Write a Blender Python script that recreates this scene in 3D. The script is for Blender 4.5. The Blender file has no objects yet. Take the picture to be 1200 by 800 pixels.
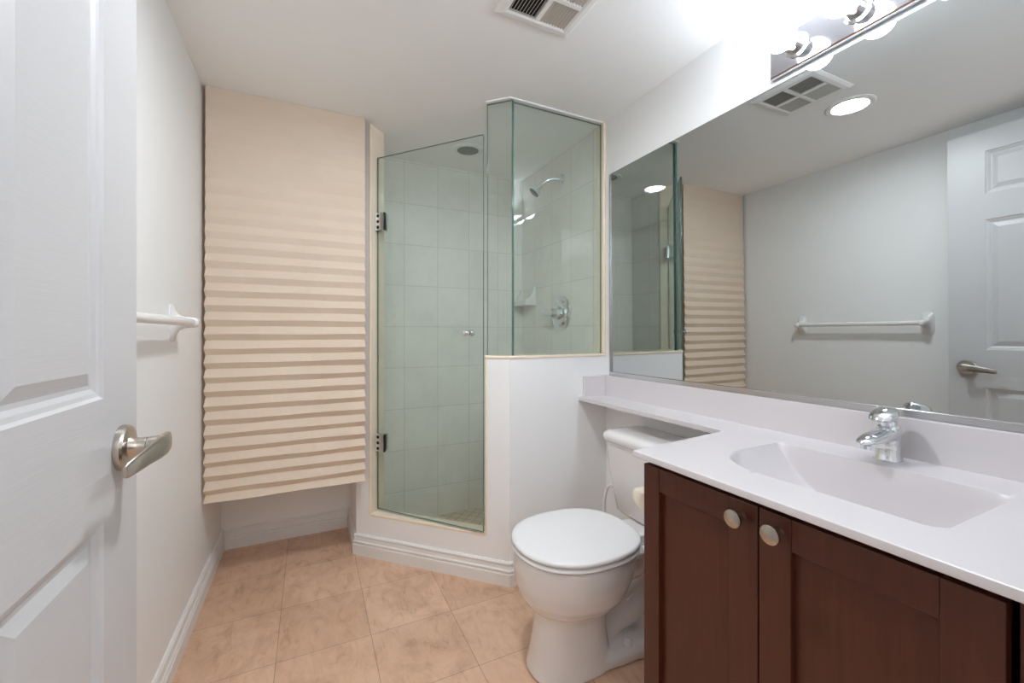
import bpy, bmesh, math, random
from mathutils import Vector, Matrix

PI = math.pi
scene = bpy.context.scene
COL = scene.collection

# ------------------------------------------------------------------ camera
H_CAM, F_PX, YAW, HORIZON = 1.09, 490.4, math.radians(25.79), 390.6
cam_data = bpy.data.cameras.new('camera')
cam_data.sensor_fit = 'HORIZONTAL'
cam_data.sensor_width = 36.0
cam_data.lens = F_PX / 1200 * 36.0
cam_data.shift_y = -(400 - HORIZON) / 1200
cam_data.clip_start = 0.02
cam = bpy.data.objects.new('camera', cam_data)
COL.objects.link(cam)
cam.location = (0, 0, H_CAM)
cam.rotation_euler = (PI / 2, 0, -YAW)
scene.camera = cam

# ------------------------------------------------------------------ light and exposure
vs = scene.view_settings
vs.view_transform = 'Standard'
vs.look = 'None'
vs.gamma = 1.0
vs.use_curve_mapping = False
vs.exposure = 2.33
scene.cycles.use_denoising = True
scene.cycles.max_bounces = 14
scene.cycles.diffuse_bounces = 7
scene.cycles.glossy_bounces = 8
scene.cycles.transparent_max_bounces = 24
scene.cycles.caustics_reflective = False
scene.cycles.caustics_refractive = False

world = bpy.data.worlds.new('world')
scene.world = world
world.use_nodes = True
world.node_tree.nodes['Background'].inputs[0].default_value = (0.8, 0.85, 0.95, 1)
world.node_tree.nodes['Background'].inputs[1].default_value = 0.15

BULB_STRENGTH = 8.5
RECESSED_STRENGTH = 58.0
HALL_POWER = 7.0

# added fill light in the hall behind the open doorway, no fixture seen
hl = bpy.data.lights.new('hall_fill_light', 'AREA')
hl.shape = 'RECTANGLE'; hl.size = 1.2; hl.size_y = 0.9
hl.energy = HALL_POWER
hl.color = (0.88, 0.97, 1.08)
hlo = bpy.data.objects.new('hall_fill_light', hl)
COL.objects.link(hlo)
hlo.location = (0.15, -1.25, 1.25)
hlo.rotation_euler = (PI, 0, 0)                      # fill aimed up, bounced softly off the hall's ceiling and walls

# ------------------------------------------------------------------ room numbers (metres)
XL, XR, H = -0.4035, 1.3007, 2.12
YF, YB = 0.09, 2.54
B = Vector((0.7797, 1.6383))
D45 = Vector((-0.70711, 0.70711))
N45 = Vector((0.70711, 0.70711))          # pointing into the shower
def P45(t, d=0.0):
    q = B + D45 * t + N45 * d
    return (q.x, q.y)
Y_KNEE = B.y
Y_SH = 2.514
X_SHL, X_SHR = 0.346, 1.290
CT = 0.792                                   # counter top height

# ------------------------------------------------------------------ materials
def new_mat(name):
    m = bpy.data.materials.new(name); m.use_nodes = True
    nt = m.node_tree
    return m, nt, nt.nodes['Principled BSDF']
def srgb(r, g, b):
    f = lambda c: (c / 255 / 12.92) if c / 255 <= 0.04045 else ((c / 255 + 0.055) / 1.055) ** 2.4
    return (f(r), f(g), f(b), 1)
def pos_node(nt):
    return nt.nodes.new('ShaderNodeNewGeometry').outputs['Position']
def noise(nt, vec, scale, detail=4, rough=0.55, dist=0.0):
    n = nt.nodes.new('ShaderNodeTexNoise')
    n.inputs['Scale'].default_value = scale
    n.inputs['Detail'].default_value = detail
    n.inputs['Roughness'].default_value = rough
    n.inputs['Distortion'].default_value = dist
    nt.links.new(vec, n.inputs['Vector'])
    return n.outputs['Fac']
def ramp(nt, fac, stops):
    r = nt.nodes.new('ShaderNodeValToRGB')
    while len(r.color_ramp.elements) < len(stops): r.color_ramp.elements.new(0.5)
    for e, (p, c) in zip(r.color_ramp.elements, stops):
        e.position = p; e.color = c
    nt.links.new(fac, r.inputs['Fac'])
    return r.outputs['Color']
def bump(nt, bsdf, height, strength, distance):
    b = nt.nodes.new('ShaderNodeBump')
    b.inputs['Strength'].default_value = strength
    b.inputs['Distance'].default_value = distance
    nt.links.new(height, b.inputs['Height'])
    nt.links.new(b.outputs['Normal'], bsdf.inputs['Normal'])
def mixrgb(nt, mode, fac, a, b):
    m = nt.nodes.new('ShaderNodeMix'); m.data_type = 'RGBA'; m.blend_type = mode
    for sock, v in ((m.inputs[0], fac), (m.inputs[6], a), (m.inputs[7], b)):
        if hasattr(v, 'is_output'): nt.links.new(v, sock)
        else: sock.default_value = v
    return m.outputs[2]
def plain(name, col, rough=0.5, metal=0.0, vary=0.0, scale=8, bump_s=0.0, bump_scale=200, spec=0.5, coat=0.0):
    m, nt, b = new_mat(name)
    b.inputs['Base Color'].default_value = col
    b.inputs['Roughness'].default_value = rough
    b.inputs['Metallic'].default_value = metal
    b.inputs['Specular IOR Level'].default_value = spec
    b.inputs['Coat Weight'].default_value = coat
    b.inputs['Coat Roughness'].default_value = 0.05
    if vary:
        f = noise(nt, pos_node(nt), scale)
        lo = tuple(c * (1 - vary) for c in col[:3]) + (1,)
        hi = tuple(min(1, c * (1 + vary)) for c in col[:3]) + (1,)
        nt.links.new(ramp(nt, f, [(0.3, lo), (0.7, hi)]), b.inputs['Base Color'])
    if bump_s:
        bump(nt, b, noise(nt, pos_node(nt), bump_scale, 2), bump_s, 0.001)
    return m

M = {}
M['wall'] = plain('wall_paint', srgb(240, 240, 239), 0.5, vary=0.012, scale=3, bump_s=0.15, bump_scale=260)
M['ceiling'] = plain('ceiling_paint', srgb(244, 243, 241), 0.75, vary=0.012, scale=3)
M['trim'] = plain('trim_paint', srgb(232, 230, 227), 0.35, vary=0.01, scale=6)
M['hall'] = plain('hall_paint', srgb(222, 220, 217), 0.6, vary=0.01)
M['china'] = plain('white_china', srgb(231, 228, 226), 0.08, spec=0.6, coat=0.3)
M['plastic'] = plain('white_plastic', srgb(233, 232, 231), 0.22)
M['cream_china'] = plain('cream_china', srgb(232, 222, 206), 0.2)
M['counter'] = plain('cultured_marble', srgb(217, 212, 213), 0.27, vary=0.006, scale=5)
M['chrome'] = plain('chrome', (0.78, 0.80, 0.82, 1), 0.06, 1.0)
M['nickel'] = plain('brushed_nickel', srgb(196, 188, 178), 0.26, 1.0, vary=0.06, scale=60)
M['plate'] = plain('polished_plate', (0.50, 0.49, 0.52, 1), 0.08, 1.0)
M['satin'] = plain('satin_chrome', (0.80, 0.81, 0.82, 1), 0.28, 1.0)
M['aluminium'] = plain('aluminium_channel', srgb(205, 206, 208), 0.25, 1.0)
M['vent'] = plain('vent_metal', srgb(236, 234, 231), 0.35)
M['vent_blade'] = plain('vent_blade_metal', srgb(206, 200, 190), 0.45)
M['dark'] = plain('duct_shade', srgb(26, 24, 26), 0.8)
M['marble_trim'] = plain('cream_tile_trim', srgb(243, 228, 206), 0.25, vary=0.04, scale=14)
M['dark_lens'] = plain('unlit_lens', srgb(120, 122, 118), 0.4)
M['black'] = plain('black_gasket', srgb(22, 23, 24), 0.5)

# panelled door paint with a faint embossed wood grain
m, nt, b = new_mat('door_paint')
b.inputs['Base Color'].default_value = srgb(206, 206, 207); b.inputs['Roughness'].default_value = 0.38
mp = nt.nodes.new('ShaderNodeMapping'); mp.inputs['Scale'].default_value = (1, 12, 260)
nt.links.new(pos_node(nt), mp.inputs['Vector'])
bump(nt, b, noise(nt, mp.outputs['Vector'], 1.0, 3), 0.25, 0.001)
M['door'] = m

# dark stained wood, upright grain
m, nt, b = new_mat('espresso_wood')
mp = nt.nodes.new('ShaderNodeMapping'); mp.inputs['Scale'].default_value = (60, 60, 3.0)
nt.links.new(pos_node(nt), mp.inputs['Vector'])
f = noise(nt, mp.outputs['Vector'], 1.6, 6, 0.6, 0.6)
nt.links.new(ramp(nt, f, [(0.25, srgb(70, 33, 20)), (0.55, srgb(80, 38, 23)), (0.8, srgb(88, 43, 27))]), b.inputs['Base Color'])
b.inputs['Roughness'].default_value = 0.38
bump(nt, b, f, 0.08, 0.001)
M['wood'] = m

# pleated paper shade
m, nt, b = new_mat('pleated_paper')
f = noise(nt, pos_node(nt), 6, 4)
nt.links.new(ramp(nt, f, [(0.3, srgb(243, 229, 209)), (0.7, srgb(247, 234, 216))]), b.inputs['Base Color'])
b.inputs['Roughness'].default_value = 0.8
b.inputs['Specular IOR Level'].default_value = 0.2
tl_ = nt.nodes.new('ShaderNodeBsdfTranslucent'); tl_.inputs[0].default_value = srgb(236, 206, 168)
mx_ = nt.nodes.new('ShaderNodeMixShader'); mx_.inputs[0].default_value = 0.28
nt.links.new(b.outputs[0], mx_.inputs[1]); nt.links.new(tl_.outputs[0], mx_.inputs[2])
nt.links.new(mx_.outputs[0], nt.nodes['Material Output'].inputs['Surface'])
M['paper'] = m

def tile_mat(name, u, v, size_u, size_v, off_u, off_v, c1, c2, grout, mortar, rough, vein=None, rot=0.0):
    m, nt, b = new_mat(name)
    p = pos_node(nt)
    sep = nt.nodes.new('ShaderNodeSeparateXYZ'); nt.links.new(p, sep.inputs[0])
    com = nt.nodes.new('ShaderNodeCombineXYZ')
    nt.links.new(sep.outputs[u], com.inputs[0]); nt.links.new(sep.outputs[v], com.inputs[1])
    mp = nt.nodes.new('ShaderNodeMapping'); mp.vector_type = 'POINT'
    mp.inputs['Location'].default_value = (-off_u, -off_v, 0)
    mp.inputs['Rotation'].default_value = (0, 0, rot)
    nt.links.new(com.outputs[0], mp.inputs['Vector'])
    br = nt.nodes.new('ShaderNodeTexBrick')
    br.offset = 0.0; br.squash = 1.0
    br.inputs['Scale'].default_value = 1.0
    br.inputs['Brick Width'].default_value = size_u
    br.inputs['Row Height'].default_value = size_v
    br.inputs['Mortar Size'].default_value = mortar
    br.inputs['Mortar Smooth'].default_value = 0.1
    br.inputs['Color1'].default_value = c1; br.inputs['Color2'].default_value = c2
    br.inputs['Mortar'].default_value = grout
    nt.links.new(mp.outputs['Vector'], br.inputs['Vector'])
    col = br.outputs['Color']
    if vein:
        f1 = noise(nt, p, vein[0], 8, 0.62, vein[1])
        col = mixrgb(nt, 'MULTIPLY', 1.0, col, ramp(nt, f1, vein[2]))
        mp2 = nt.nodes.new('ShaderNodeMapping'); mp2.inputs['Scale'].default_value = (3.0, 1.2, 1.0)
        mp2.inputs['Rotation'].default_value = (0, 0, 0.5)
        nt.links.new(p, mp2.inputs['Vector'])
        f2 = noise(nt, mp2.outputs['Vector'], vein[0] * 1.7, 10, 0.7, 1.2)
        col = mixrgb(nt, 'MULTIPLY', 0.7, col, ramp(nt, f2, vein[3]))
    nt.links.new(col, b.inputs['Base Color'])
    b.inputs['Roughness'].default_value = rough
    inv = nt.nodes.new('ShaderNodeMath'); inv.operation = 'SUBTRACT'; inv.inputs[0].default_value = 1.0
    nt.links.new(br.outputs['Fac'], inv.inputs[1])
    bump(nt, b, inv.outputs[0], 0.35, 0.001)
    return m
g = lambda v: (v, v, v, 1)
M['floor'] = tile_mat('travertine_floor', 0, 1, 0.301, 0.301, -0.1015 - 0.301 * 4, 1.285 - 0.301 * 6,
    srgb(233, 197, 168), srgb(221, 184, 155), srgb(172, 136, 110), 0.0010, 0.30,
    (4.2, 1.4, [(0.30, (0.76, 0.71, 0.67, 1)), (0.48, (0.94, 0.92, 0.91, 1)), (0.66, (1, 1, 1, 1))],
     [(0.30, (0.60, 0.49, 0.41, 1)), (0.44, (0.90, 0.86, 0.82, 1)), (0.58, (1, 1, 1, 1))]))
TC = (srgb(240, 236, 229), srgb(235, 231, 223), srgb(216, 213, 205), 0.0022, 0.36)
TV = (7, 0.6, [(0.3, g(0.93)), (0.6, g(1.0))], [(0.3, g(0.93)), (0.5, g(1.0))])
M['tile_x'] = tile_mat('shower_tile_back', 0, 2, 0.2030, 0.2440, 0.505 - 0.203 * 2, 0.1545 - 0.244 * 2, *TC, vein=TV)
M['tile_y'] = tile_mat('shower_tile_side', 1, 2, 0.2030, 0.2440, 0.10, 0.1545 - 0.244 * 2, *TC, vein=TV)
M['mosaic'] = tile_mat('shower_floor_mosaic', 0, 1, 0.052, 0.052, 0, 0, srgb(214, 200, 180), srgb(204, 190, 170),
    srgb(160, 146, 128), 0.0025, 0.35, rot=0.785)

# greenish clear glass: tinted see-through plus a Schlick mirror term, the same for every ray
def glass_mat(name, tint, f0=0.04):
    m = bpy.data.materials.new(name); m.use_nodes = True
    nt = m.node_tree; nt.nodes.clear()
    out = nt.nodes.new('ShaderNodeOutputMaterial')
    geo = nt.nodes.new('ShaderNodeNewGeometry')
    dot = nt.nodes.new('ShaderNodeVectorMath'); dot.operation = 'DOT_PRODUCT'
    nt.links.new(geo.outputs['Normal'], dot.inputs[0]); nt.links.new(geo.outputs['Incoming'], dot.inputs[1])
    def math_(op, a, bb):
        n = nt.nodes.new('ShaderNodeMath'); n.operation = op
        for i, v in enumerate((a, bb)):
            if v is None: continue
            if hasattr(v, 'is_output'): nt.links.new(v, n.inputs[i])
            else: n.inputs[i].default_value = v
        return n.outputs[0]
    ab = math_('ABSOLUTE', dot.outputs['Value'], None)
    om = math_('SUBTRACT', 1.0, ab)
    p5 = math_('POWER', om, 5.0)
    fr = math_('ADD', math_('MULTIPLY', p5, 1 - f0), f0)
    tr = nt.nodes.new('ShaderNodeBsdfTransparent'); tr.inputs[0].default_value = tint
    gl = nt.nodes.new('ShaderNodeBsdfGlossy'); gl.inputs['Roughness'].default_value = 0.0
    gl.inputs['Color'].default_value = (1, 1, 1, 1)
    mx = nt.nodes.new('ShaderNodeMixShader')
    nt.links.new(fr, mx.inputs[0]); nt.links.new(tr.outputs[0], mx.inputs[1]); nt.links.new(gl.outputs[0], mx.inputs[2])
    nt.links.new(mx.outputs[0], out.inputs['Surface'])
    return m
M['glass'] = glass_mat('green_tinted_glass', (0.925, 0.965, 0.952, 1))
M['glass_edge'] = plain('glass_edge', srgb(96, 128, 118), 0.12)
M['mirror'] = plain('mirror_silver', (0.575, 0.60, 0.595, 1), 0.0, 1.0)
def emit_mat(name, col, strength):
    m, nt, b = new_mat(name)
    b.inputs['Base Color'].default_value = (0.9, 0.9, 0.9, 1)
    b.inputs['Emission Color'].default_value = col
    b.inputs['Emission Strength'].default_value = strength
    return m
M['bulb'] = emit_mat('lit_bulb', (0.86, 0.96, 1.08, 1), BULB_STRENGTH)
M['lamp_lens'] = emit_mat('lit_lens', (0.92, 0.97, 1.02, 1), RECESSED_STRENGTH)

# ------------------------------------------------------------------ mesh helpers
def obj(name, bm, mats, parent=None, smooth=False, bevel=0.0, seg=2, subsurf=0, angle=40):
    """Link bm as ONE mesh object; its origin goes to the middle of the mesh."""
    if not isinstance(mats, (list, tuple)): mats = [mats]
    if bm.verts:
        lo = Vector([min(v.co[i] for v in bm.verts) for i in range(3)])
        hi = Vector([max(v.co[i] for v in bm.verts) for i in range(3)])
        c = (lo + hi) / 2
    else: c = Vector()
    bmesh.ops.translate(bm, verts=bm.verts, vec=-c)
    me = bpy.data.meshes.new(name)
    bm.to_mesh(me); bm.free()
    for mm in mats: me.materials.append(mm)
    if smooth:
        for p in me.polygons: p.use_smooth = True
        if angle: me.set_sharp_from_angle(angle=math.radians(angle))
    o = bpy.data.objects.new(name, me)
    COL.objects.link(o)
    o.location = c
    if parent is not None:
        o.parent = parent
        w = Vector(parent.location); pp = parent.parent
        while pp is not None and False: pass
        o.location = c - world_loc(parent)
    if bevel:
        md = o.modifiers.new('bevel', 'BEVEL'); md.width = bevel; md.segments = seg; md.limit_method = 'ANGLE'
        md.angle_limit = math.radians(35); md.harden_normals = False
    if subsurf:
        md = o.modifiers.new('subsurf', 'SUBSURF'); md.levels = subsurf; md.render_levels = subsurf
    return o
def world_loc(o):
    w = Vector(o.location)
    while o.parent is not None:
        o = o.parent; w = w + Vector(o.location)
    return w
def thing(name, label, cat, loc, group=None):
    o = bpy.data.objects.new(name, None); COL.objects.link(o)
    o.empty_display_size = 0.05
    o.location = loc
    o['label'] = label; o['category'] = cat
    if group: o['group'] = group
    return o
def tag(o, label, cat, group=None):
    o['label'] = label; o['category'] = cat
    if group: o['group'] = group
    return o
def struct(name, bm, mats, label=None, cat=None, **k):
    o = obj(name, bm, mats, **k)
    o['kind'] = 'structure'
    if label: o['label'] = label; o['category'] = cat
    return o
def box(bm, x0, x1, y0, y1, z0, z1, mi=0):
    vs_ = [bm.verts.new((x, y, z)) for z in (z0, z1) for y in (y0, y1) for x in (x0, x1)]
    for f in ((0, 2, 3, 1), (4, 5, 7, 6), (0, 1, 5, 4), (2, 6, 7, 3), (0, 4, 6, 2), (1, 3, 7, 5)):
        bm.faces.new([vs_[i] for i in f]).material_index = mi
    return bm
def bx(*a): return box(bmesh.new(), *a)
def prism(bm, pts, z0, z1, mi=0):
    area = sum(pts[i][0] * pts[(i + 1) % len(pts)][1] - pts[(i + 1) % len(pts)][0] * pts[i][1] for i in range(len(pts)))
    if area < 0: pts = pts[::-1]
    lo = [bm.verts.new((x, y, z0)) for x, y in pts]; hi = [bm.verts.new((x, y, z1)) for x, y in pts]
    n = len(pts)
    bm.faces.new(lo[::-1]).material_index = mi
    bm.faces.new(hi).material_index = mi
    for i in range(n):
        bm.faces.new((lo[i], lo[(i + 1) % n], hi[(i + 1) % n], hi[i])).material_index = mi
    return bm
def px(*a): return prism(bmesh.new(), *a)
def basis(axis):
    a = Vector(axis).normalized()
    u = a.orthogonal().normalized() if abs(a.z) > 0.9 else Vector((0, 0, 1)).cross(a).normalized()
    return a, u, a.cross(u)
def lathe(bm, base, axis, prof, n=32, mi=0, caps=True):
    """prof: (distance along axis, radius)"""
    a, u, w = basis(axis); base = Vector(base)
    rings = []
    for d, r in prof:
        if r < 1e-6: rings.append([bm.verts.new(base + a * d)])
        else: rings.append([bm.verts.new(base + a * d + (u * math.cos(2 * PI * k / n) + w * math.sin(2 * PI * k / n)) * r) for k in range(n)])
    for r0, r1 in zip(rings, rings[1:]):
        for k in range(n):
            k2 = (k + 1) % n
            if len(r0) == 1 and len(r1) == 1: continue
            if len(r0) == 1: f = bm.faces.new((r0[0], r1[k], r1[k2])) if False else bm.faces.new((r0[0], r1[k2], r1[k])[::-1])
            elif len(r1) == 1: f = bm.faces.new((r0[k], r0[k2], r1[0]))
            else: f = bm.faces.new((r0[k], r0[k2], r1[k2], r1[k]))
            f.material_index = mi
    if caps:
        if len(rings[0]) > 1: bm.faces.new(rings[0][::-1]).material_index = mi
        if len(rings[-1]) > 1: bm.faces.new(rings[-1]).material_index = mi
    bmesh.ops.recalc_face_normals(bm, faces=bm.faces)
    return bm
def loft(bm, rings, mi=0, cap0=True, cap1=True, closed=True):
    vr = [[bm.verts.new(p) for p in r] for r in rings]
    n = len(vr[0])
    for a, b_ in zip(vr, vr[1:]):
        for k in range(n if closed else n - 1):
            k2 = (k + 1) % n
            bm.faces.new((a[k], a[k2], b_[k2], b_[k])).material_index = mi
    if cap0: bm.faces.new(vr[0][::-1]).material_index = mi
    if cap1: bm.faces.new(vr[-1]).material_index = mi
    bmesh.ops.recalc_face_normals(bm, faces=bm.faces)
    return bm
def smooth_path(pts, n=8):
    P = [Vector(p) for p in pts]; out = []
    for i in range(len(P) - 1):
        p0 = P[max(i - 1, 0)]; p1 = P[i]; p2 = P[i + 1]; p3 = P[min(i + 2, len(P) - 1)]
        for k in range(n):
            t = k / n
            out.append(0.5 * ((2 * p1) + (p2 - p0) * t + (2 * p0 - 5 * p1 + 4 * p2 - p3) * t * t + (3 * p1 - p0 - 3 * p2 + p3) * t ** 3))
    out.append(P[-1]); return out
def tube(bm, pts, radii, n=16, mi=0):
    P = [Vector(p) for p in pts]
    if not isinstance(radii, (list, tuple)): radii = [radii] * len(P)
    rings = []; up = None
    for i, p in enumerate(P):
        d = (P[min(i + 1, len(P) - 1)] - P[max(i - 1, 0)]).normalized()
        if up is None: up = d.orthogonal().normalized()
        up = (up - d * up.dot(d)).normalized(); w = d.cross(up)
        rings.append([p + (up * math.cos(2 * PI * k / n) + w * math.sin(2 * PI * k / n)) * radii[i] for k in range(n)])
    return loft(bm, rings, mi)
def sweep(bm, path, prof, mi=0):
    """Mitred sweep of a moulding: prof is (offset to the left of travel, z)."""
    P = [Vector(p) for p in path]; rings = []
    for i, p in enumerate(P):
        d0 = (p - P[i - 1]).normalized() if i else None
        d1 = (P[i + 1] - p).normalized() if i < len(P) - 1 else None
        d0 = d0 or d1; d1 = d1 or d0
        n0 = Vector((-d0.y, d0.x)); n1 = Vector((-d1.y, d1.x))
        mvec = (n0 + n1).normalized(); k = 1 / max(0.2, mvec.dot(n0))
        rings.append([(p.x + mvec.x * k * o_, p.y + mvec.y * k * o_, z) for o_, z in prof])
    return loft(bm, rings, mi)
def sup(cx, cy, a, b_, z, n=48, e=2.0, xb=None):
    """superellipse ring; xb: half-length on +x side when it differs"""
    out = []
    for k in range(n):
        t = 2 * PI * k / n; c, s = math.cos(t), math.sin(t)
        aa = a if c < 0 or xb is None else xb
        out.append((cx + aa * math.copysign(abs(c) ** (2 / e), c), cy + b_ * math.copysign(abs(s) ** (2 / e), s), z))
    return out
def chain(bm, bm2):
    me = bpy.data.meshes.new('tmp'); bm2.to_mesh(me); bm2.free(); bm.from_mesh(me); bpy.data.meshes.remove(me); return bm

# ================================================================== ROOM SHELL
struct('floor', px([(XL - .1, -.03), (XR + .1, -.03), (XR + .1, Y_KNEE + .09), P45(-0.03, .062), P45(.80, .062), (.25, YB + .1), (XL - .1, YB + .1)], -.06, 0), M['floor'])
struct('ceiling', bx(-1.4, 1.8, -2.0, YB + .1, H, H + .08), M['ceiling'])
struct('wall_left', bx(XL - .1, XL, -.03, YB + .1, 0, H), M['wall'])
struct('wall_right', bx(XR, XR + .1, -.03, YB + .1, 0, H), M['wall'])
struct('wall_back', bx(XL, XR, YB, YB + .1, -.06, H), M['wall'])
# wall with the doorway the camera stands in
bm = bx(XL, -.315, -.03, YF, 0, H); box(bm, .525, XR, -.03, YF, 0, H); box(bm, -.315, .525, -.03, YF, 2.04, H)
struct('wall_front', bm, M['wall'])
bm = bx(-.315, -.297, -.03, YF, 0, 2.04); box(bm, .507, .525, -.03, YF, 0, 2.04); box(bm, -.297, .507, -.03, YF, 2.03, 2.04)
struct('trim_1', bm, M['trim'])
# hallway behind the camera
struct('floor_hall', bx(-1.4, 1.8, -2.0, -.03, -.06, 0), M['floor'])
bm = bx(-1.4, 1.8, -2.05, -1.95, 0, H); box(bm, -1.45, -1.35, -1.95, -.03, 0, H); box(bm, 1.75, 1.85, -1.95, -.03, 0, H)
struct('wall_hall', bm, M['hall'])
bm = bx(-1.35, XL - .1, -.05, -.03, 0, H); box(bm, XR + .1, 1.75, -.05, -.03, 0, H)
struct('wall_hall_front', bm, M['hall'])

# block between the niche and the shower, its face on the diagonal
WD = 0.105
struct('wall_niche', px([(.2077, 2.2103), P45(.735), P45(.735, WD), (.334, YB), (.2077, YB)], 0, H), M['wall'])
# knee wall with its diagonal stub, and the curb under the shower door
struct('wall_knee', px([P45(.105), (B.x, B.y), (XR, Y_KNEE), (XR, Y_KNEE + WD), (B.x + .0435, Y_KNEE + WD), P45(.105, WD)], 0, .98), M['wall'])
struct('wall_curb', px([P45(.105), P45(.735), P45(.735, .066), P45(.105, .066)], -.03, .196), M['wall'])
# tiled linings of the shower
struct('floor_shower', px([P45(.74, .066), P45(.105, .066), P45(.105, WD), P45(-.044, WD), (XR, Y_KNEE + WD), (XR, YB), (.334, YB)], -.06, -.028), M['mosaic'])
struct('wall_shower_back', bx(.334, XR, Y_SH, YB, -.03, H), M['tile_x'])
struct('wall_shower_right', bx(X_SHR, XR, Y_KNEE + .06, Y_SH, -.03, H), M['tile_y'])
q = P45(.735, WD)
struct('wall_shower_left', bx(.334, X_SHL, q[1] + .012, Y_SH, -.03, H), M['tile_y'])
# cream tile trims round the shower opening
TT = .012
struct('trim_2', px([P45(.735, -.001), P45(.735 - TT, -.001), P45(.735 - TT, WD + .004), P45(.735, WD + .004)], .196, H), M['marble_trim'], bevel=.003)
struct('trim_3', px([P45(.105, -.001), P45(.105 + TT, -.001), P45(.105 + TT, WD + .004), P45(.105, WD + .004)], .196, .992), M['marble_trim'], bevel=.003)
struct('trim_4', px([P45(.105 + TT, -.002), P45(.735 - TT, -.002), P45(.735 - TT, .068), P45(.105 + TT, .068)], .194, .207), M['marble_trim'], bevel=.003)
struct('trim_5', px([P45(.117, -.004), P45(-.0017, -.004), (XR, Y_KNEE - .004), (XR, Y_KNEE + WD + .01), (B.x + .047, Y_KNEE + WD + .01), P45(.117, WD + .01)], .98, .9925), M['marble_trim'], bevel=.003)
struct('trim_6', bx(X_SHR - .003, XR, Y_KNEE - .001, Y_KNEE + .06, .9925, H), M['marble_trim'], bevel=.003)
# slim header strip on the ceiling that the fixed glass runs into
struct('trim_7', px([P45(.113, .004), P45(-.0017, .004), (X_SHR - .004, Y_KNEE + .004), (X_SHR - .004, Y_KNEE + .040), P45(-.0166, .040), P45(.113, .040)], H - .006, H), M['ceiling'], bevel=.001)
# baseboards
BP = [(0, 0), (.017, 0), (.017, .050), (.0115, .0535), (.0115, .0565), (.0155, .060), (.0155, .066), (.0105, .070), (.0095, .079), (.0070, .086), (.0112, .0895), (.0112, .0945), (.005, .101), (0, .101)]
BP = [(o_ * 1.0, z) for o_, z in BP]
struct('baseboard_left', sweep(bmesh.new(), [(XL, YB), (XL, YF)], BP), M['trim'], smooth=True, angle=25)
struct('baseboard_back', sweep(bmesh.new(), [(.2077, YB), (XL + .016, YB)], BP), M['trim'], smooth=True, angle=25)
struct('baseboard_diagonal', sweep(bmesh.new(), [(XR, Y_KNEE), (B.x, B.y), (.2077, 2.2103), (.2077, YB - .016)], BP), M['trim'], smooth=True, angle=25)

# ================================================================== PANELLED DOOR (opened against the left wall)
DX, DY0, DY1, DZ0, DZ1 = -.271, .125, .938, .012, 2.025
def door_face(bm, x, sgn, panels):
    """one moulded face in the plane X=x, raised panels with stepped mouldings"""
    ys = sorted({DY0, DY1} | {p[0] for p in panels} | {p[1] for p in panels})
    zs = sorted({DZ0, DZ1} | {p[2] for p in panels} | {p[3] for p in panels})
    vmap = {}
    def V(x_, y, z):
        k = (round(x_, 5), round(y, 5), round(z, 5))
        if k not in vmap: vmap[k] = bm.verts.new((x_, y, z))
        return vmap[k]
    steps = [(0, 0), (.004, -.004), (.010, -.0055), (.016, -.009), (.022, -.009), (.040, -.003)]
    for y0, y1 in zip(ys, ys[1:]):
        for z0, z1 in zip(zs, zs[1:]):
            if any(abs(p[0] - y0) < 1e-6 and abs(p[1] - y1) < 1e-6 and p[2] - 1e-6 <= z0 and z1 <= p[3] + 1e-6 for p in panels):
                prev = None
                for ins, dep in steps:
                    r = [V(x + sgn * dep, a, c) for a, c in ((y0 + ins, z0 + ins), (y1 - ins, z0 + ins), (y1 - ins, z1 - ins), (y0 + ins, z1 - ins))]
                    if prev:
                        for k in range(4): bm.faces.new((prev[k], prev[(k + 1) % 4], r[(k + 1) % 4], r[k]))
                    prev = r
                bm.faces.new(prev)
            else:
                bm.faces.new((V(x, y0, z0), V(x, y1, z0), V(x, y1, z1), V(x, y0, z1)))
    return vmap
panels = [(y0, y1, z0, z1) for y0, y1 in ((DY0 + .128, DY0 + .366), (DY1 - .366, DY1 - .128)) for z0, z1 in ((.215, .815), (.995, 1.605), (1.725, 1.926))]
bm = bmesh.new()
door_face(bm, DX, 1, panels); door_face(bm, DX - .035, -1, panels)
x0, x1 = DX - .035, DX
for quad in (((x0, DY1, DZ0), (x1, DY1, DZ0), (x1, DY1, DZ1), (x0, DY1, DZ1)), ((x0, DY0, DZ0), (x1, DY0, DZ0), (x1, DY0, DZ1), (x0, DY0, DZ1)),
             ((x0, DY0, DZ1), (x1, DY0, DZ1), (x1, DY1, DZ1), (x0, DY1, DZ1)), ((x0, DY0, DZ0), (x1, DY0, DZ0), (x1, DY1, DZ0), (x0, DY1, DZ0))):
    bm.faces.new([bm.verts.new(v) for v in quad])
bmesh.ops.remove_doubles(bm, verts=bm.verts, dist=1e-5)
bmesh.ops.recalc_face_normals(bm, faces=bm.faces)
door = struct('door_1', bm, M['door'], 'white six-panel room door standing open along the left wall', 'door')
HY, HZ = .872, .908
bm = lathe(bmesh.new(), (DX - .001, HY, HZ), (1, 0, 0), [(0, .0355), (.004, .0362), (.009, .0355), (.012, .033), (.013, .024), (.0135, .0165)], 40)
handle = obj('door_handle', bm, M['nickel'], door, smooth=True, angle=30)
handle['label'] = 'brushed nickel lever handle on a round rose'
bm = lathe(bmesh.new(), (DX + .011, HY, HZ), (1, 0, 0), [(0, .0185), (.006, .0150), (.012, .0135), (.022, .0135), (.0225, .0122), (.0245, .0122), (.025, .0140), (.042, .0150), (.044, .0135), (.0445, 0)], 32)
obj('spindle', bm, M['nickel'], handle, smooth=True, angle=30)
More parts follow.
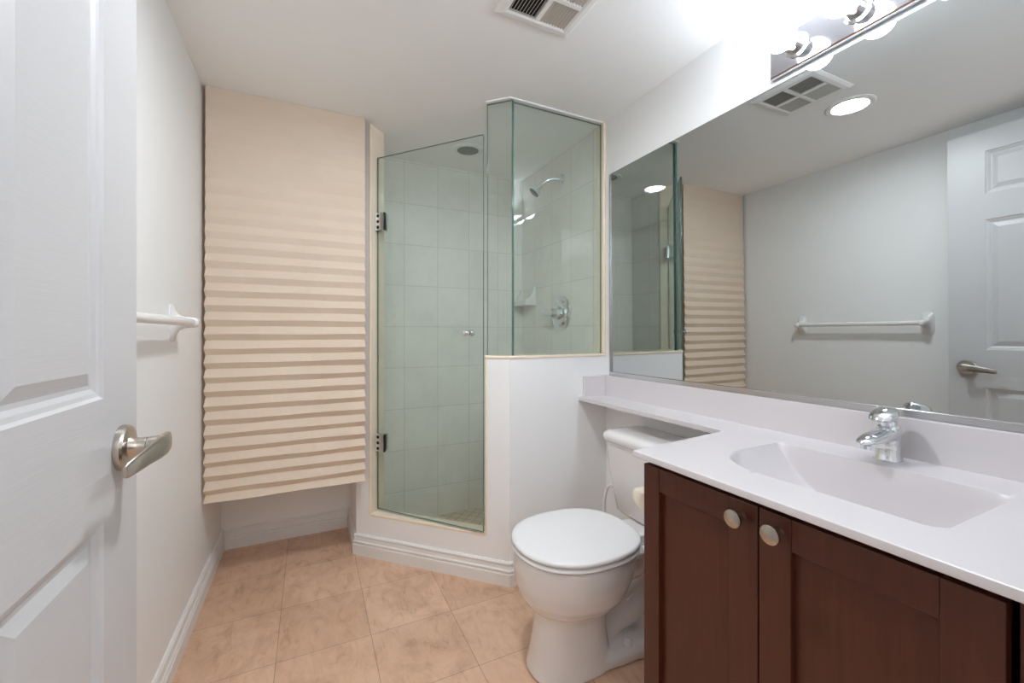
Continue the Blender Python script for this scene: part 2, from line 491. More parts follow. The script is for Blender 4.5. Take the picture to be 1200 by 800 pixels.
# flat lever sweeping back along the door
rings = []
for p, w, t in [((DX + .0555, HY + .017, HZ + .003), .0095, .0040), ((DX + .0565, HY + .010, HZ + .002), .0160, .0060), ((DX + .0565, HY - .004, HZ + .001), .0180, .0062), ((DX + .0545, HY - .024, HZ - .001), .0172, .0050),
                ((DX + .0495, HY - .050, HZ - .004), .0150, .0042), ((DX + .0445, HY - .078, HZ - .008), .0130, .0038), ((DX + .0385, HY - .102, HZ - .012), .0110, .0034), ((DX + .037, HY - .107, HZ - .013), .0085, .0022)]:
    rings.append([(p[0] + t * math.copysign(abs(math.cos(a)) ** .7, math.cos(a)), p[1], p[2] + w * math.copysign(abs(math.sin(a)) ** .7, math.sin(a))) for a in [2 * PI * k / 20 for k in range(20)]])
obj('lever', loft(bmesh.new(), rings), M['nickel'], handle, smooth=True, angle=50)
obj('latch_plate', bx(DX - .029, DX - .006, DY1 - .001, DY1 + .0012, HZ - .028, HZ + .028), M['nickel'], door)
for z in (.22, 1.02, 1.80):
    bm = lathe(bmesh.new(), (DX + .002, DY0 - .004, z - .045), (0, 0, 1), [(0, .006), (.09, .006)], 16)
    obj('hinge', bm, M['nickel'], door, smooth=True)

# ================================================================== TOWEL BAR on the left wall
t = thing('towel_bar', 'white towel bar with two flared end posts on the left wall', 'towel bar', (XL, 1.38, 1.128))
for yc, s in ((1.700, 1), (1.062, -1)):
    rings = []
    for d, hy, hz, dz in [(0, .029, .061, 0), (.004, .029, .061, 0), (.006, .0265, .057, 0), (.012, .0215, .040, .001), (.020, .018, .027, .002), (.032, .0160, .0200, .002), (.046, .0160, .0172, .002), (.060, .0160, .0168, .002), (.068, .0138, .0145, .002), (.073, .009, .0095, .002), (.074, .003, .003, .002)]:
        rings.append([(XL + d, y, 1.122 + z + dz + .002) for _, y, z in [(0, *p[:2]) for p in [(yc + hy * math.copysign(abs(math.cos(a)) ** (.45 if d < .008 else .8), math.cos(a)), hz * math.copysign(abs(math.sin(a)) ** (.45 if d < .008 else .8), math.sin(a))) for a in [2 * PI * k / 28 for k in range(28)]]]])
    obj('post', loft(bmesh.new(), rings), M['plastic'], t, smooth=True, angle=35)
obj('bar', tube(bmesh.new(), [(XL + .055, 1.068, 1.1265), (XL + .055, 1.694, 1.1265)], .0125, 24), M['plastic'], t, smooth=True)

# ================================================================== PLEATED PAPER SHADE
bm = bmesh.new()
PX0, PX1, PYC = -.389, .238, 2.114
zs, z = [], H - .001
prof = []
random.seed(4)
rows = []
zz = H - .001; k = 0
rows.append((PYC, zz))
while zz > .43:
    pitch = .0645 - .0075 * (H - zz) / 1.7
    frac = min(1, max(0, (H - zz - .28) / .75))
    amp = .0012 + .0115 * frac ** 1.1
    z_mid = zz - pitch * .50; z_end = zz - pitch
    if z_end < .415: break
    rows.append((PYC - amp, z_mid - 0.004 * frac)); rows.append((PYC + amp * .35, z_end)); zz = z_end
rows.append((PYC - .010, zz - .030))
NX = 24
gridv = []
for i, (y, z) in enumerate(rows):
    row = []
    for j in range(NX + 1):
        u = j / NX
        wob = .0016 * math.sin(7 * u + i * .35) + .0012 * math.sin(15 * u + i)
        low = (H - z) / 1.7
        xx = PX0 + (PX1 - PX0) * u + (.003 * (1 if i % 2 else -1) * low * (1 if u > .9 else -1 if u < .1 else 0)) + (-.004 * low if u == 0 else 0)
        row.append(bm.verts.new((xx, y + wob * low, z + .0015 * math.sin(9 * u + i * 1.7) * low)))
    gridv.append(row)
for r0, r1 in zip(gridv, gridv[1:]):
    for j in range(NX): bm.faces.new((r0[j], r0[j + 1], r1[j + 1], r1[j]))
shade = obj('pleated_shade', bm, M['paper'])
md = shade.modifiers.new('solid', 'SOLIDIFY'); md.thickness = .0012
tag(shade, 'cream pleated paper shade hanging from the ceiling beside the shower', 'window shade')

# ================================================================== SHOWER GLASS
GT = .0095; GD = .018; DD = .046
def pane(t0, t1, z0, z1, d=GD):
    bm = px([P45(t0, d), P45(t1, d), P45(t1, d + GT), P45(t0, d + GT)], z0, z1)
    return bm
def edge_mats(bm, normal):
    bm.normal_update()
    for f in bm.faces: f.material_index = 0 if abs(f.normal.dot(normal)) > .9 else 1
    return bm
n3 = Vector((N45.x, N45.y, 0))
sd = thing('shower_door', 'frameless greenish glass shower door on two chrome hinges, across the diagonal', 'shower door', (*P45(.72, DD), .21))
obj('glass_pane', edge_mats(pane(.1175, .719, .214, 1.968, DD), n3), [M['glass'], M['glass_edge']], sd)
for hz in (1.645, .548):
    bm = px([P45(.722, DD - .012), P45(.702, DD - .012), P45(.702, DD - .001), P45(.722, DD - .001)], hz - .043, hz + .043)
    prism(bm, [P45(.699, DD - .013), P45(.668, DD - .013), P45(.668, DD - .0005), P45(.699, DD - .0005)], hz - .043, hz + .043)
    prism(bm, [P45(.704, DD - .010), P45(.698, DD - .010), P45(.698, DD + .018), P45(.704, DD + .018)], hz - .030, hz + .030)
    prism(bm, [P45(.722, DD + GT + .0005), P45(.668, DD + GT + .0005), P45(.668, DD + GT + .011), P45(.722, DD + GT + .011)], hz - .043, hz + .043)
    hg = obj('hinge', bm, M['satin'], sd, bevel=.0015)
    bm = bmesh.new()
    for dz in (-.028, 0, .028):
        lathe(bm, (*P45(.703, DD - .012), hz + dz), (-N45.x, -N45.y, 0), [(0, .008), (.002, .008)], 16)
    obj('screw_cap', bm, M['black'], hg)
    obj('gasket', px([P45(.6685, DD - .0128), P45(.6655, DD - .0128), P45(.6655, DD - .0002), P45(.6685, DD - .0002)], hz - .043, hz + .043), M['black'], hg)
for d0, s in ((DD, -1), (DD + GT, 1)):
    bm = lathe(bmesh.new(), (*P45(.196, d0), 1.092), (s * N45.x, s * N45.y, 0), [(0, .009), (.006, .009), (.008, .006), (.016, .0065), (.020, .012), (.027, .0145), (.033, .0135), (.036, .009), (.037, 0)], 28)
    obj('knob', bm, M['chrome'], sd, smooth=True, angle=35)
sd.rotation_euler = (0, 0, math.radians(-5.4))            # left a little ajar
# fixed panes
fp = thing('glass_panel', 'narrow fixed shower glass panel on the diagonal, right of the door', 'glass panel', (*P45(.05, GD), .993))
bm = px([P45(.113, GD), P45(-.0075, GD), P45(-.0114, GD + GT), P45(.113, GD + GT)], .9925, H - .008)
obj('glass_pane', edge_mats(bm, n3), [M['glass'], M['glass_edge']], fp)
fp2 = thing('glass_panel', 'wide fixed shower glass panel standing on the low wall behind the toilet', 'glass panel', (1.04, Y_KNEE + GD, .993))
cx_ = P45(-.0075, GD); cx2 = P45(-.0114, GD + GT)
bm = px([(cx_[0] + .0012, Y_KNEE + GD), (X_SHR - .004, Y_KNEE + GD), (X_SHR - .004, Y_KNEE + GD + GT), (cx2[0] + .0012, Y_KNEE + GD + GT)], .9925, H - .010)
obj('glass_pane', edge_mats(bm, Vector((0, 1, 0))), [M['glass'], M['glass_edge']], fp2)

# ================================================================== SHOWER FITTINGS
sh = thing('shower_fixture', 'chrome shower head on a short bent arm high on the tiled wall', 'shower head', (X_SHR, 2.02, 1.965))
obj('escutcheon', lathe(bmesh.new(), (X_SHR + .001, 2.02, 1.965), (-1, 0, 0), [(0, .030), (.004, .029), (.010, .020), (.013, .011)], 28), M['chrome'], sh, smooth=True)
ap = smooth_path([(X_SHR, 2.02, 1.965), (X_SHR - .04, 2.035, 1.968), (X_SHR - .08, 2.05, 1.955), (X_SHR - .11, 2.06, 1.93)], 6)
obj('arm', tube(bmesh.new(), ap, .0095, 14), M['chrome'], sh, smooth=True)
dirv = Vector((-.62, .22, -.72)).normalized()
bm = lathe(bmesh.new(), (X_SHR - .108, 2.059, 1.933), dirv, [(0, .011), (.010, .016), (.020, .015), (.030, .018), (.055, .034), (.065, .036), (.066, .033)], 28)
hd = obj('spray_head', bm, M['chrome'], sh, smooth=True, angle=35)
b0 = Vector((X_SHR - .108, 2.059, 1.933)) + dirv * .0662
obj('spray_face', lathe(bmesh.new(), b0, dirv, [(0, .032), (.002, .030), (.003, 0)], 28), M['black'], hd, smooth=True)

sv = thing('shower_valve', 'round chrome shower valve with lever handle on the tiled wall', 'shower valve', (X_SHR, 2.03, 1.205))
obj('escutcheon', lathe(bmesh.new(), (X_SHR + .001, 2.03, 1.205), (-1, 0, 0), [(0, .102), (.003, .102), (.006, .098), (.010, .080), (.016, .074), (.020, .069), (.0205, .050)], 48), M['chrome'], sv, smooth=True, angle=30)
obj('hub', lathe(bmesh.new(), (X_SHR - .015, 2.03, 1.205), (-1, 0, 0), [(0, .040), (.014, .038), (.020, .030), (.045, .026), (.055, .020), (.058, 0)], 32), M['chrome'], sv, smooth=True, angle=30)
bm = tube(bmesh.new(), smooth_path([(X_SHR - .055, 1.965, 1.207), (X_SHR - .055, 2.03, 1.207), (X_SHR - .060, 2.09, 1.206), (X_SHR - .066, 2.135, 1.204)], 5), [.015] * 6 + [.016] * 5 + [.013] * 4 + [.006])
obj('lever', bm, M['chrome'], sv, smooth=True)

sp = thing('soap_dish', 'white ceramic soap dish fixed to the tiled shower wall near the corner', 'soap dish', (X_SHR, 2.41, 1.28))
obj('tray', bx(X_SHR - .075, X_SHR + .001, 2.335, 2.500, 1.268, 1.284), M['china'], sp, bevel=.006, seg=3)
rim = bx(X_SHR - .075, X_SHR - .066, 2.345, 2.490, 1.280, 1.298)
obj('rim', rim, M['china'], sp, bevel=.004, seg=3)
for y0, y1 in ((2.322, 2.336), (2.498, 2.511)):
    bm = bmesh.new()
    loft(bm, [[(X_SHR + .001, y, 1.388), (X_SHR - .016, y, 1.388), (X_SHR - .026, y, 1.345), (X_SHR - .050, y, 1.312), (X_SHR - .078, y, 1.302), (X_SHR - .078, y, 1.268), (X_SHR + .001, y, 1.268)] for y in (y0, y1)])
    obj('cheek', bm, M['china'], sp, bevel=.004, seg=2)

sl = thing('shower_ceiling_light', 'unlit round recessed light with grey lens in the shower ceiling', 'ceiling light', (.800, 2.225, H))
obj('trim_ring', lathe(bmesh.new(), (.800, 2.225, H + .002), (0, 0, -1), [(0, .088), (.005, .088), (.009, .082), (.009, .062), (.004, .060)], 40), M['vent'], sl, smooth=True, angle=30)
obj('lens', lathe(bmesh.new(), (.800, 2.225, H + .002), (0, 0, -1), [(0, .061), (.005, .060), (.008, .045), (.009, 0)], 40), M['dark_lens'], sl, smooth=True)

# ================================================================== CEILING: air vent, recessed light
VX0, VX1, VY0, VY1 = .530, .803, .956, 1.227
av = thing('air_vent', 'white four-section louvred air vent in the ceiling', 'air vent', ((VX0 + VX1) / 2, (VY0 + VY1) / 2, H))
bm = bmesh.new()
def ring4(ins, z): return [(VX0 + ins, VY0 + ins, z), (VX1 - ins, VY0 + ins, z), (VX1 - ins, VY1 - ins, z), (VX0 + ins, VY1 - ins, z)]
loft(bm, [ring4(0, H), ring4(0, H - .003), ring4(.010, H - .010), ring4(.026, H - .012), ring4(.034, H - .009), ring4(.034, H - .0005)], cap0=False, cap1=False)
ix0, ix1, iy0, iy1 = VX0 + .034, VX1 - .034, VY0 + .034, VY1 - .034
xm, ym = (ix0 + ix1) / 2, (iy0 + iy1) / 2
box(bm, xm - .007, xm + .007, iy0, iy1, H - .012, H - .0005); box(bm, ix0, xm - .007, ym - .007, ym + .007, H - .012, H - .0005); box(bm, xm + .007, ix1, ym - .007, ym + .007, H - .012, H - .0005)
obj('frame', bm, M['vent'], av)
obj('duct_shade_panel', bx(ix0, ix1, iy0, iy1, H - .0011, H + .0002), M['dark'], av)  # dark panel paints the shade inside the duct; no hole is cut
for (a0, a1, sgn) in ((ix0, xm - .007, 1), (xm + .007, ix1, -1)):
    for (c0, c1) in ((iy0, ym - .007), (ym + .007, iy1)):
        bm = bmesh.new(); n = 9
        for k in range(n):
            xc = a0 + (a1 - a0) * (k + .5) / n
            dx = .0035 * sgn
            vsl = [(xc - dx - .0005, H - .0105), (xc - dx + .0005, H - .0105), (xc + dx + .0005, H - .0012), (xc + dx - .0005, H - .0012)]
            loft(bm, [[(x, c0, z) for x, z in vsl], [(x, c1, z) for x, z in vsl]])
        obj('louver_section', bm, M['vent_blade'], av)

LX, LY = .352, 1.056
cl = thing('ceiling_light', 'lit round recessed downlight in the ceiling, seen in the mirror', 'ceiling light', (LX, LY, H))
obj('trim_ring', lathe(bmesh.new(), (LX, LY, H + .002), (0, 0, -1), [(0, .094), (.004, .094), (.008, .088), (.009, .070), (.003, .064)], 44), M['vent'], cl, smooth=True, angle=30)
obj('lens', lathe(bmesh.new(), (LX, LY, H + .002), (0, 0, -1), [(0, .066), (.0035, .066), (.0036, 0)], 44), M['lamp_lens'], cl)

# ================================================================== MIRROR
mc = Vector((1.2945, (.19 + 1.592) / 2, (.907 + 1.851) / 2))
mr = thing('wall_mirror', 'large frameless wall mirror above the vanity backsplash', 'mirror', mc)
bm = bmesh.new()
hy, hz = (1.592 - .19) / 2, (1.851 - .907) / 2
bx_ = box(bm, mc.x - .003, mc.x + .003, mc.y - hy, mc.y + hy, mc.z - hz, mc.z + hz)
edge_mats(bm, Vector((1, 0, 0)))
gl = obj('mirror_glass', bm, [M['mirror'], M['glass_edge']], mr)
nrm = Vector((-1, .0028, -.006)).normalized()
gl.rotation_mode = 'QUATERNION'; gl.rotation_quaternion = Vector((-1, 0, 0)).rotation_difference(nrm)
obj('bottom_channel', bx(XR - .0150, XR, .17, 1.598, .8905, .9085), M['aluminium'], mr, bevel=.001)
obj('edge_strip', bx(XR - .0140, XR, 1.592, 1.598, .9085, 1.8475), M['aluminium'], mr)

# ================================================================== VANITY LIGHT BAR
PY0, PY1, PZ0, PZ1 = .206, .818, 1.872, 1.984
vl = thing('vanity_light', 'chrome vanity light bar with round lit globe bulbs above the mirror', 'wall light', (XR, (PY0 + PY1) / 2, PZ0))
bm = bmesh.new()
loft(bm, [[(XR + .0005, PY0, PZ0), (XR + .0005, PY1, PZ0), (XR + .0005, PY1, PZ1), (XR + .0005, PY0, PZ1)],
          [(XR - .018, PY0, PZ0), (XR - .018, PY1, PZ0), (XR - .018, PY1, PZ1), (XR - .018, PY0, PZ1)],
          [(XR - .022, PY0 + .004, PZ0 + .004), (XR - .022, PY1 - .004, PZ0 + .004), (XR - .022, PY1 - .004, PZ1 - .004), (XR - .022, PY0 + .004, PZ1 - .004)]])
obj('backplate', bm, M['plate'], vl)
for y in (.736, .586, .436, .286):
    zc = 1.929
    bm = lathe(bmesh.new(), (XR - .021, y, zc), (-1, 0, 0), [(0, .033), (.004, .033), (.006, .026), (.034, .024), (.040, .0235), (.042, .020)], 32)
    sk = obj('socket', bm, M['chrome'], vl, smooth=True, angle=30)
    pr_ = [(.036, .015), (.044, .018)] + [(.082 - .040 * math.cos(a), .040 * math.sin(a)) for a in [.50 + (PI - .50) * k / 14 for k in range(15)]]
    pr_[-1] = (.122, 0)
    obj('bulb', lathe(bmesh.new(), (XR - .021, y, zc), (-1, 0, 0), pr_, 32), M['bulb'], sk, smooth=True, angle=0)

# ================================================================== COUNTERTOP with integrated basin
XF, XBJ = .7465, 1.138
CY0, CY1 = .092, .826
XB0 = XR - .018
SX0, SX1, SY0, SY1 = .862, 1.158, .285, .715
def depth(x, y):
    if not (SX0 < x < SX1 and SY0 < y < SY1): return 0.0
    e = min(y - SY0, SY1 - y); Dm = .125
    ge = 1 - max(0, 1 - e / .205) ** 2
    gf = 1 - max(0, 1 - (x - SX0) / .085) ** 2
    gb = min(1, (SX1 - x) / .012)
    gb = gb * gb * (3 - 2 * gb)
    v = gb / (1 / max(ge, 1e-4) ** 3 + 1 / max(gf, 1e-4) ** 3) ** (1 / 3)
    for cyr, sg, r in ((SY0 + .035, -1, .035), (SY1 - .15, 1, .15)):        # rounded front corners
        cxr = SX0 + r
        if x < cxr and sg * (y - cyr) > 0:
            d = r - math.hypot(x - cxr, y - cyr)
            if d <= 0: return 0.0
            gc = 1 - max(0, 1 - d / (.085 if r < .1 else .15)) ** 2
            v = min(v, gc)
    return Dm * v * 1.2
def lin(a, b_, n): return [a + (b_ - a) * k / n for k in range(n)]
xs = lin(XF, SX0, 6) + lin(SX0, SX0 + .04, 14) + lin(SX0 + .04, SX1 - .04, 26) + lin(SX1 - .04, SX1, 14) + lin(SX1, XB0, 4) + [XB0]
ys = lin(CY0, SY0, 6) + lin(SY0, SY0 + .04, 14) + lin(SY0 + .04, SY1 - .04, 40) + lin(SY1 - .04, SY1, 14) + lin(SY1, CY1, 4) + [CY1]
def yend(x): return CY1 + .045 * (x - XF) / (XBJ - XF)
bm = bmesh.new()
gv = [[bm.verts.new((x, y if y < SY1 else SY1 + (y - SY1) * (yend(x) - SY1) / (CY1 - SY1), CT - depth(x, y))) for y in ys] for x in xs]
for i in range(len(xs) - 1):
    for j in range(len(ys) - 1):
        f = bm.faces.new((gv[i][j], gv[i + 1][j], gv[i + 1][j + 1], gv[i][j + 1]))
        cxm = (xs[i] + xs[i + 1]) / 2; cym = (ys[j] + ys[j + 1]) / 2
        f.smooth = True
TH = .0155
# front edge with eased nose, then the slab's underside round the basin
def edge_strip(path):
    rows_ = [(0, 0), (.0022, -.0012), (.003, -.004), (.003, -TH + .002), (.001, -TH), (-.05, -TH)]
    return rows_
# outline strip (front and toilet side)
out = [(XF, CY0), (XF, yend(XF)), (XBJ, yend(XBJ))]
bm2 = bmesh.new()
prof_ = [(0, 0), (.0022, -.0010), (.003, -.0035), (.003, -TH + .0015), (.0015, -TH), (-.03, -TH)]
sweep_pts = [Vector(p) for p in out]
rings = []
for i, p in enumerate(sweep_pts):
    d0 = (p - sweep_pts[i - 1]).normalized() if i else (sweep_pts[1] - sweep_pts[0]).normalized()
    d1 = (sweep_pts[i + 1] - p).normalized() if i < len(sweep_pts) - 1 else d0
    n0 = Vector((-d0.y, d0.x)); n1 = Vector((-d1.y, d1.x)); mv = (n0 + n1).normalized(); kk = 1 / mv.dot(n0)
    rings.append([(p.x + mv.x * kk * o_, p.y + mv.y * kk * o_, CT + z) for o_, z in prof_])
loft(bm2, rings, cap0=False, cap1=False, closed=False)
chain(bm, bm2)
# banjo shelf over the toilet
prism(bm, [(XBJ, yend(XBJ) - .0005), (XB0, yend(XB0) - .0005), (XB0, Y_KNEE - .001), (XBJ, Y_KNEE - .001)], CT - TH, CT)
bmesh.ops.remove_doubles(bm, verts=bm.verts, dist=1e-5)
bmesh.ops.recalc_face_normals(bm, faces=bm.faces)
ctop = thing('countertop', 'white moulded vanity countertop with narrow shelf running over the toilet tank', 'countertop', (1.02, .6, CT))
obj('counter_slab', bm, M['counter'], ctop, smooth=True, angle=28)
bm = bx(XB0, XR, CY0, Y_KNEE - .0005, CT - TH, .8895)
obj('backsplash', bm, M['counter'], ctop, bevel=.003)
obj('side_splash', bx(1.162, XB0, Y_KNEE - .018, Y_KNEE - .0005, CT - .001, .8895), M['counter'], ctop, bevel=.003)
obj('drain', lathe(bmesh.new(), (1.02, .50, CT - .1265), (0, 0, 1), [(0, .030), (.003, .030), (.004, .022), (.001, .020), (.001, 0)], 32), M['chrome'], ctop, smooth=True, angle=30)

# ================================================================== VANITY CABINET
vc = thing('vanity_cabinet', 'dark brown wooden vanity cabinet with two shaker doors under the countertop', 'cabinet', (1.03, .45, 0))
CX = .785                                       # carcass front
bm = bx(CX, XR - .003, .780, .813, 0, CT - TH - .001)           # end panel next to the toilet
box(bm, CX, XR - .003, .094, .112, 0, CT - TH - .001)
box(bm, CX + .07, CX + .085, .112, .780, 0, .10)
box(bm, CX, XR - .003, .112, .780, .10, .118)
box(bm, CX, CX + .018, .200, .780, CT - TH - .055, CT - TH - .001)
box(bm, XR - .02, XR - .003, .112, .780, .118, CT - TH - .001)
obj('carcass', bm, M['wood'], vc, bevel=.001)
obj('filler_strip', bx(CX - .006, CX + .012, .094, .190, .10, CT - TH - .006), M['wood'], vc, bevel=.001)
def shaker(y0, y1, ky):
    z0, z1, xf, xb = .105, .761, .765, .784
    sl_, sr = .058, .060                        # stile widths
    bm = bx(xf, xb, y1 - .050 if y1 > .7 else y1 - sl_, y1, z0, z1)
    d = obj('door', bm, M['wood'], vc, bevel=.0012)
    yl = y1 - (.050 if y1 > .7 else sl_)
    obj('stile', bx(xf, xb, y0, y0 + sr, z0, z1), M['wood'], d, bevel=.0012)
    for a, c in ((z1 - .057, z1), (z0, z0 + .057)):
        obj('rail', bx(xf + .0006, xb, y0 + sr + .0005, yl - .0008, a, c), M['wood'], d, bevel=.0012)
    obj('panel', bx(xf + .0125, xb - .001, y0 + sr - .004, yl + .004, z0 + .05, z1 - .05), M['wood'], d)
    bm = lathe(bmesh.new(), (xf + .001, ky, .731), (-1, 0, 0), [(0, .0105), (.003, .0095), (.012, .0070), (.018, .0080), (.021, .0150), (.0225, .0170), (.030, .0172), (.0305, .0160), (.0315, .0158), (.0330, .010), (.0335, 0)], 32)
    kb = obj('knob', bm, M['nickel'], d, smooth=True, angle=30)
    kb['label'] = 'brushed nickel round knob'
shaker(.5125, .812, .545)
shaker(.1975, .5095, .472)

# ================================================================== FAUCET
FX, FY = 1.232, .504
fc = thing('faucet', 'chrome single-lever faucet with domed handle behind the basin', 'faucet', (FX, FY, CT))
def se(cx, cy, z, a, b_, e=3.0, n=28, tilt=0.0):
    out = []
    for k in range(n):
        t_ = 2 * PI * k / n; c, s = math.cos(t_), math.sin(t_)
        x = a * math.copysign(abs(c) ** (2 / e), c); y = b_ * math.copysign(abs(s) ** (2 / e), s)
        out.append((cx + x, cy + y, z - tilt * x))
    return out
bm = loft(bmesh.new(), [se(FX, FY, CT + .0, .0255, .0255), se(FX, FY, CT + .002, .026, .026), se(FX, FY, CT + .006, .0235, .0235), se(FX + .001, FY, CT + .030, .0225, .0225),
    se(FX + .002, FY, CT + .055, .0225, .0225), se(FX + .003, FY, CT + .072, .0215, .0220), se(FX + .004, FY, CT + .080, .018, .0195), se(FX + .004, FY, CT + .083, .012, .013)])
obj('body', bm, M['chrome'], fc, smooth=True, angle=50)
rings = []
for x, zc, hy_, hz_ in [(.018, .056, .0215, .0215), (.000, .057, .0222, .0215), (-.020, .058, .0232, .0195), (-.045, .0585, .0240, .0160), (-.070, .0570, .0235, .0135), (-.092, .0550, .0205, .0112), (-.108, .0532, .0160, .0085), (-.118, .0520, .0100, .0050), (-.121, .0515, .003, .0015)]:
    rings.append([(FX + x, FY + hy_ * math.copysign(abs(math.cos(a)) ** .85, math.cos(a)), CT + zc + hz_ * (math.sin(a) if math.sin(a) > 0 else .75 * math.sin(a))) for a in [2 * PI * k / 28 for k in range(28)]])
obj('spout', loft(bmesh.new(), rings), M['chrome'], fc, smooth=True, angle=50)
obj('aerator', lathe(bmesh.new(), (FX - .098, FY, CT + .046), (0, 0, -1), [(0, .010), (.009, .010), (.0095, .0075), (.008, .007)], 24), M['chrome'], fc, smooth=True, angle=30)
obj('neck', lathe(bmesh.new(), (FX + .004, FY, CT + .074), (-.12, 0, 1), [(0, .0175), (.012, .0165), (.020, .0165), (.024, .018)], 28), M['chrome'], fc, smooth=True, angle=30)
rings = []
hc = Vector((FX - .004, FY, CT + .098))
for dz, a, b_, dx in [(-.006, .016, .016, .006), (-.001, .021, .0195, .002), (.0025, .0320, .0235, -.012), (.006, .0355, .0255, -.017), (.012, .0338, .0252, -.016), (.018, .0290, .0225, -.013), (.0225, .0210, .0170, -.009), (.0252, .0110, .0095, -.006), (.026, .002, .002, -.005)]:
    rings.append(se(hc.x + dx, hc.y, hc.z + dz, a, b_, 2.1, 28, tilt=-.22))
obj('handle', loft(bmesh.new(), rings), M['chrome'], fc, smooth=True, angle=50)

# ================================================================== TOILET (faces the left wall, tank under the shelf)
TY = 1.178
tl = thing('toilet', 'white two-piece toilet with closed lid between vanity and low shower wall', 'toilet', (.95, TY, 0))
bm = bmesh.new()
# bowl
loft(bm, [sup(.812, TY, .180, .108, 0.0, e=2.6, xb=.10), sup(.812, TY, .179, .108, .010, e=2.6, xb=.10), sup(.810, TY, .166, .101, .05, e=2.5, xb=.10), sup(.806, TY, .152, .095, .11, e=2.3, xb=.10), sup(.800, TY, .143, .092, .17, e=2.2, xb=.11),
    sup(.803, TY, .150, .104, .198, e=2.1, xb=.13), sup(.803, TY, .176, .140, .222, xb=.16), sup(.803, TY, .197, .164, .255, xb=.18), sup(.803, TY, .208, .177, .295, xb=.20), sup(.803, TY, .213, .183, .340, xb=.21), sup(.803, TY, .211, .182, .372, xb=.215), sup(.803, TY, .202, .174, .384, xb=.21)])
# rear deck and tank support
loft(bm, [[(x, y, z) for x, y in ((.90, TY - hw1), (1.10, TY - hw), (1.265, TY - hw), (1.265, TY + hw), (1.10, TY + hw), (.90, TY + hw1))] for z, hw, hw1 in ((.318, .085, .06), (.335, .105, .10), (.357, .115, .125), (.364, .108, .12))])
# trapway and foot
tube(bm, smooth_path([(.80, TY, .30), (.93, TY, .285), (1.03, TY, .29), (1.10, TY, .285), (1.15, TY, .23), (1.13, TY, .17), (1.05, TY, .125), (.96, TY, .095), (.88, TY, .06)], 5), [.075] * 12 + [.062] * 12 + [.058] * 10 + [.055] * 7, 20)
loft(bm, [[(x, y, z) for x, y in ((.84, TY - .100), (1.02, TY - .112), (1.18, TY - .104), (1.225, TY - .07), (1.225, TY + .07), (1.18, TY + .104), (1.02, TY + .112), (.84, TY + .100))] for z in (0, .030)] + [[(x, y, .050) for x, y in ((.84, TY - .085), (1.02, TY - .098), (1.17, TY - .09), (1.21, TY - .06), (1.21, TY + .06), (1.17, TY + .09), (1.02, TY + .098), (.84, TY + .085))]])
bowl = obj('bowl', bm, M['china'], tl, smooth=True, angle=0)
md = bowl.modifiers.new('blend', 'REMESH'); md.mode = 'VOXEL'; md.voxel_size = .0055; md.use_smooth_shade = True
md = bowl.modifiers.new('soften', 'SMOOTH'); md.factor = .5; md.iterations = 8
def lid_ring(z, grow=0.0, n=72):
    out = []
    for k in range(n):
        a = 2 * PI * k / n; c, s = math.cos(a), math.sin(a)
        e = 2.2 if c < 0 else 2.65
        x = .803 + ((.212 if c < 0 else .212) + grow) * math.copysign(abs(c) ** (2 / e), c)
        y = (.186 + grow) * math.copysign(abs(s) ** (2 / e), s)
        if c > 0: y *= 1 - .08 * abs(c) ** (4 / e)
        out.append((x, TY + y, z))
    return out
obj('seat', loft(bmesh.new(), [lid_ring(.385, -.010), lid_ring(.387, -.002), lid_ring(.394, .003), lid_ring(.400, .001), lid_ring(.402, -.006)]), M['plastic'], tl, smooth=True, angle=50)
obj('lid', loft(bmesh.new(), [lid_ring(.4045, -.008), lid_ring(.4055, -.001), lid_ring(.411, .002), lid_ring(.417, .000), lid_ring(.420, -.005), lid_ring(.4212, -.018), lid_ring(.4235, -.10), lid_ring(.4240, -.17)]), M['plastic'], tl, smooth=True, angle=60)
for s in (-1, 1):
    bm = bx(1.008, 1.036, TY + s * .070 - .014, TY + s * .070 + .014, .362, .402)
    obj('seat_hinge', bm, M['plastic'], tl, bevel=.006, seg=3)
def rrect(x0, x1, y0, y1, z, r=.03, n=6):
    out = []
    for cx_, cy_, a0 in ((x1 - r, y1 - r, 0), (x0 + r, y1 - r, PI / 2), (x0 + r, y0 + r, PI), (x1 - r, y0 + r, 1.5 * PI)):
        for k in range(n + 1):
            a = a0 + PI / 2 * k / n; out.append((cx_ + r * math.cos(a), cy_ + r * math.sin(a), z))
    return out
TKX = 1.092
bm = loft(bmesh.new(), [rrect(TKX + .044, 1.288, TY - .185, TY + .185, .366, .035), rrect(TKX + .034, 1.290, TY - .193, TY + .193, .376, .035), rrect(TKX + .012, 1.292, TY - .210, TY + .210, .52, .035), rrect(TKX + .002, 1.293, TY - .222, TY + .222, .652, .035)])
obj('tank', bm, M['china'], tl, smooth=True, angle=50)
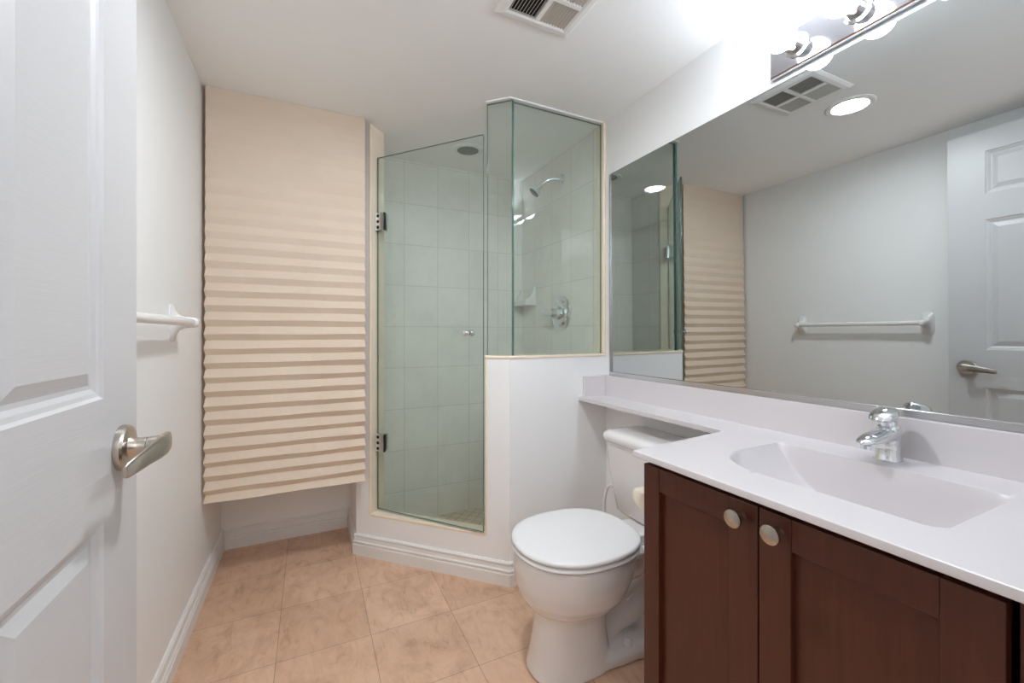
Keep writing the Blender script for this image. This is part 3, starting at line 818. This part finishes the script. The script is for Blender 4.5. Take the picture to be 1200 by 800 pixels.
bm = loft(bmesh.new(), [rrect(TKX - .002, 1.294, TY - .224, TY + .224, .6525, .036), rrect(TKX - .008, 1.296, TY - .231, TY + .231, .658, .04), rrect(TKX - .009, 1.296, TY - .232, TY + .232, .674, .04), rrect(TKX - .004, 1.294, TY - .227, TY + .227, .686, .04), rrect(TKX + .008, 1.288, TY - .216, TY + .216, .693, .04), rrect(TKX + .03, 1.27, TY - .19, TY + .19, .6955, .04)])
obj('tank_lid', bm, M['china'], tl, smooth=True, angle=50)
for s in (-1, 1):
    obj('bolt_cap', lathe(bmesh.new(), (.962, TY + s * .080, .046), (0, 0, 1), [(0, .016), (.012, .015), (.018, .010), (.020, 0)], 20), M['plastic'], tl, smooth=True)

# water supply hose behind the tank
ws = thing('supply_hose', 'white water supply hose behind the toilet tank at the low wall', 'hose', (1.27, 1.50, .2))
obj('hose', tube(bmesh.new(), smooth_path([(1.240, 1.555, .170), (1.205, 1.525, .20), (1.184, 1.502, .27), (1.180, 1.495, .36), (1.186, 1.478, .415), (1.196, 1.448, .425), (1.204, 1.425, .41)], 6), .0068, 12), M['plastic'], ws, smooth=True)
obj('shutoff_valve', lathe(bmesh.new(), (XR + .001, 1.555, .155), (-1, 0, 0), [(0, .026), (.004, .025), (.006, .009), (.028, .009), (.029, .013), (.052, .013), (.053, .017), (.062, .017), (.063, 0)], 24), M['chrome'], ws, smooth=True, angle=30)

# toilet paper holder on the end of the vanity
th = thing('toilet_paper_holder', 'small cream toilet paper holder on the vanity end panel facing the toilet', 'toilet paper holder', (.85, .813, .65))
rings = []
for y, x0, x1, z0, z1 in ((.8125, .787, .925, .606, .684), (.822, .787, .925, .606, .684), (.830, .783, .929, .616, .682), (.855, .777, .935, .632, .679), (.868, .779, .933, .642, .676), (.872, .788, .924, .650, .672)):
    rings.append([(x, y, z) for x, z in ((x0 + .008, z0), (x1 - .008, z0), (x1, z0 + .008), (x1, z1 - .008), (x1 - .008, z1), (x0 + .008, z1), (x0, z1 - .008), (x0, z0 + .008))])
obj('bracket', loft(bmesh.new(), rings), M['cream_china'], th, smooth=True, angle=45)
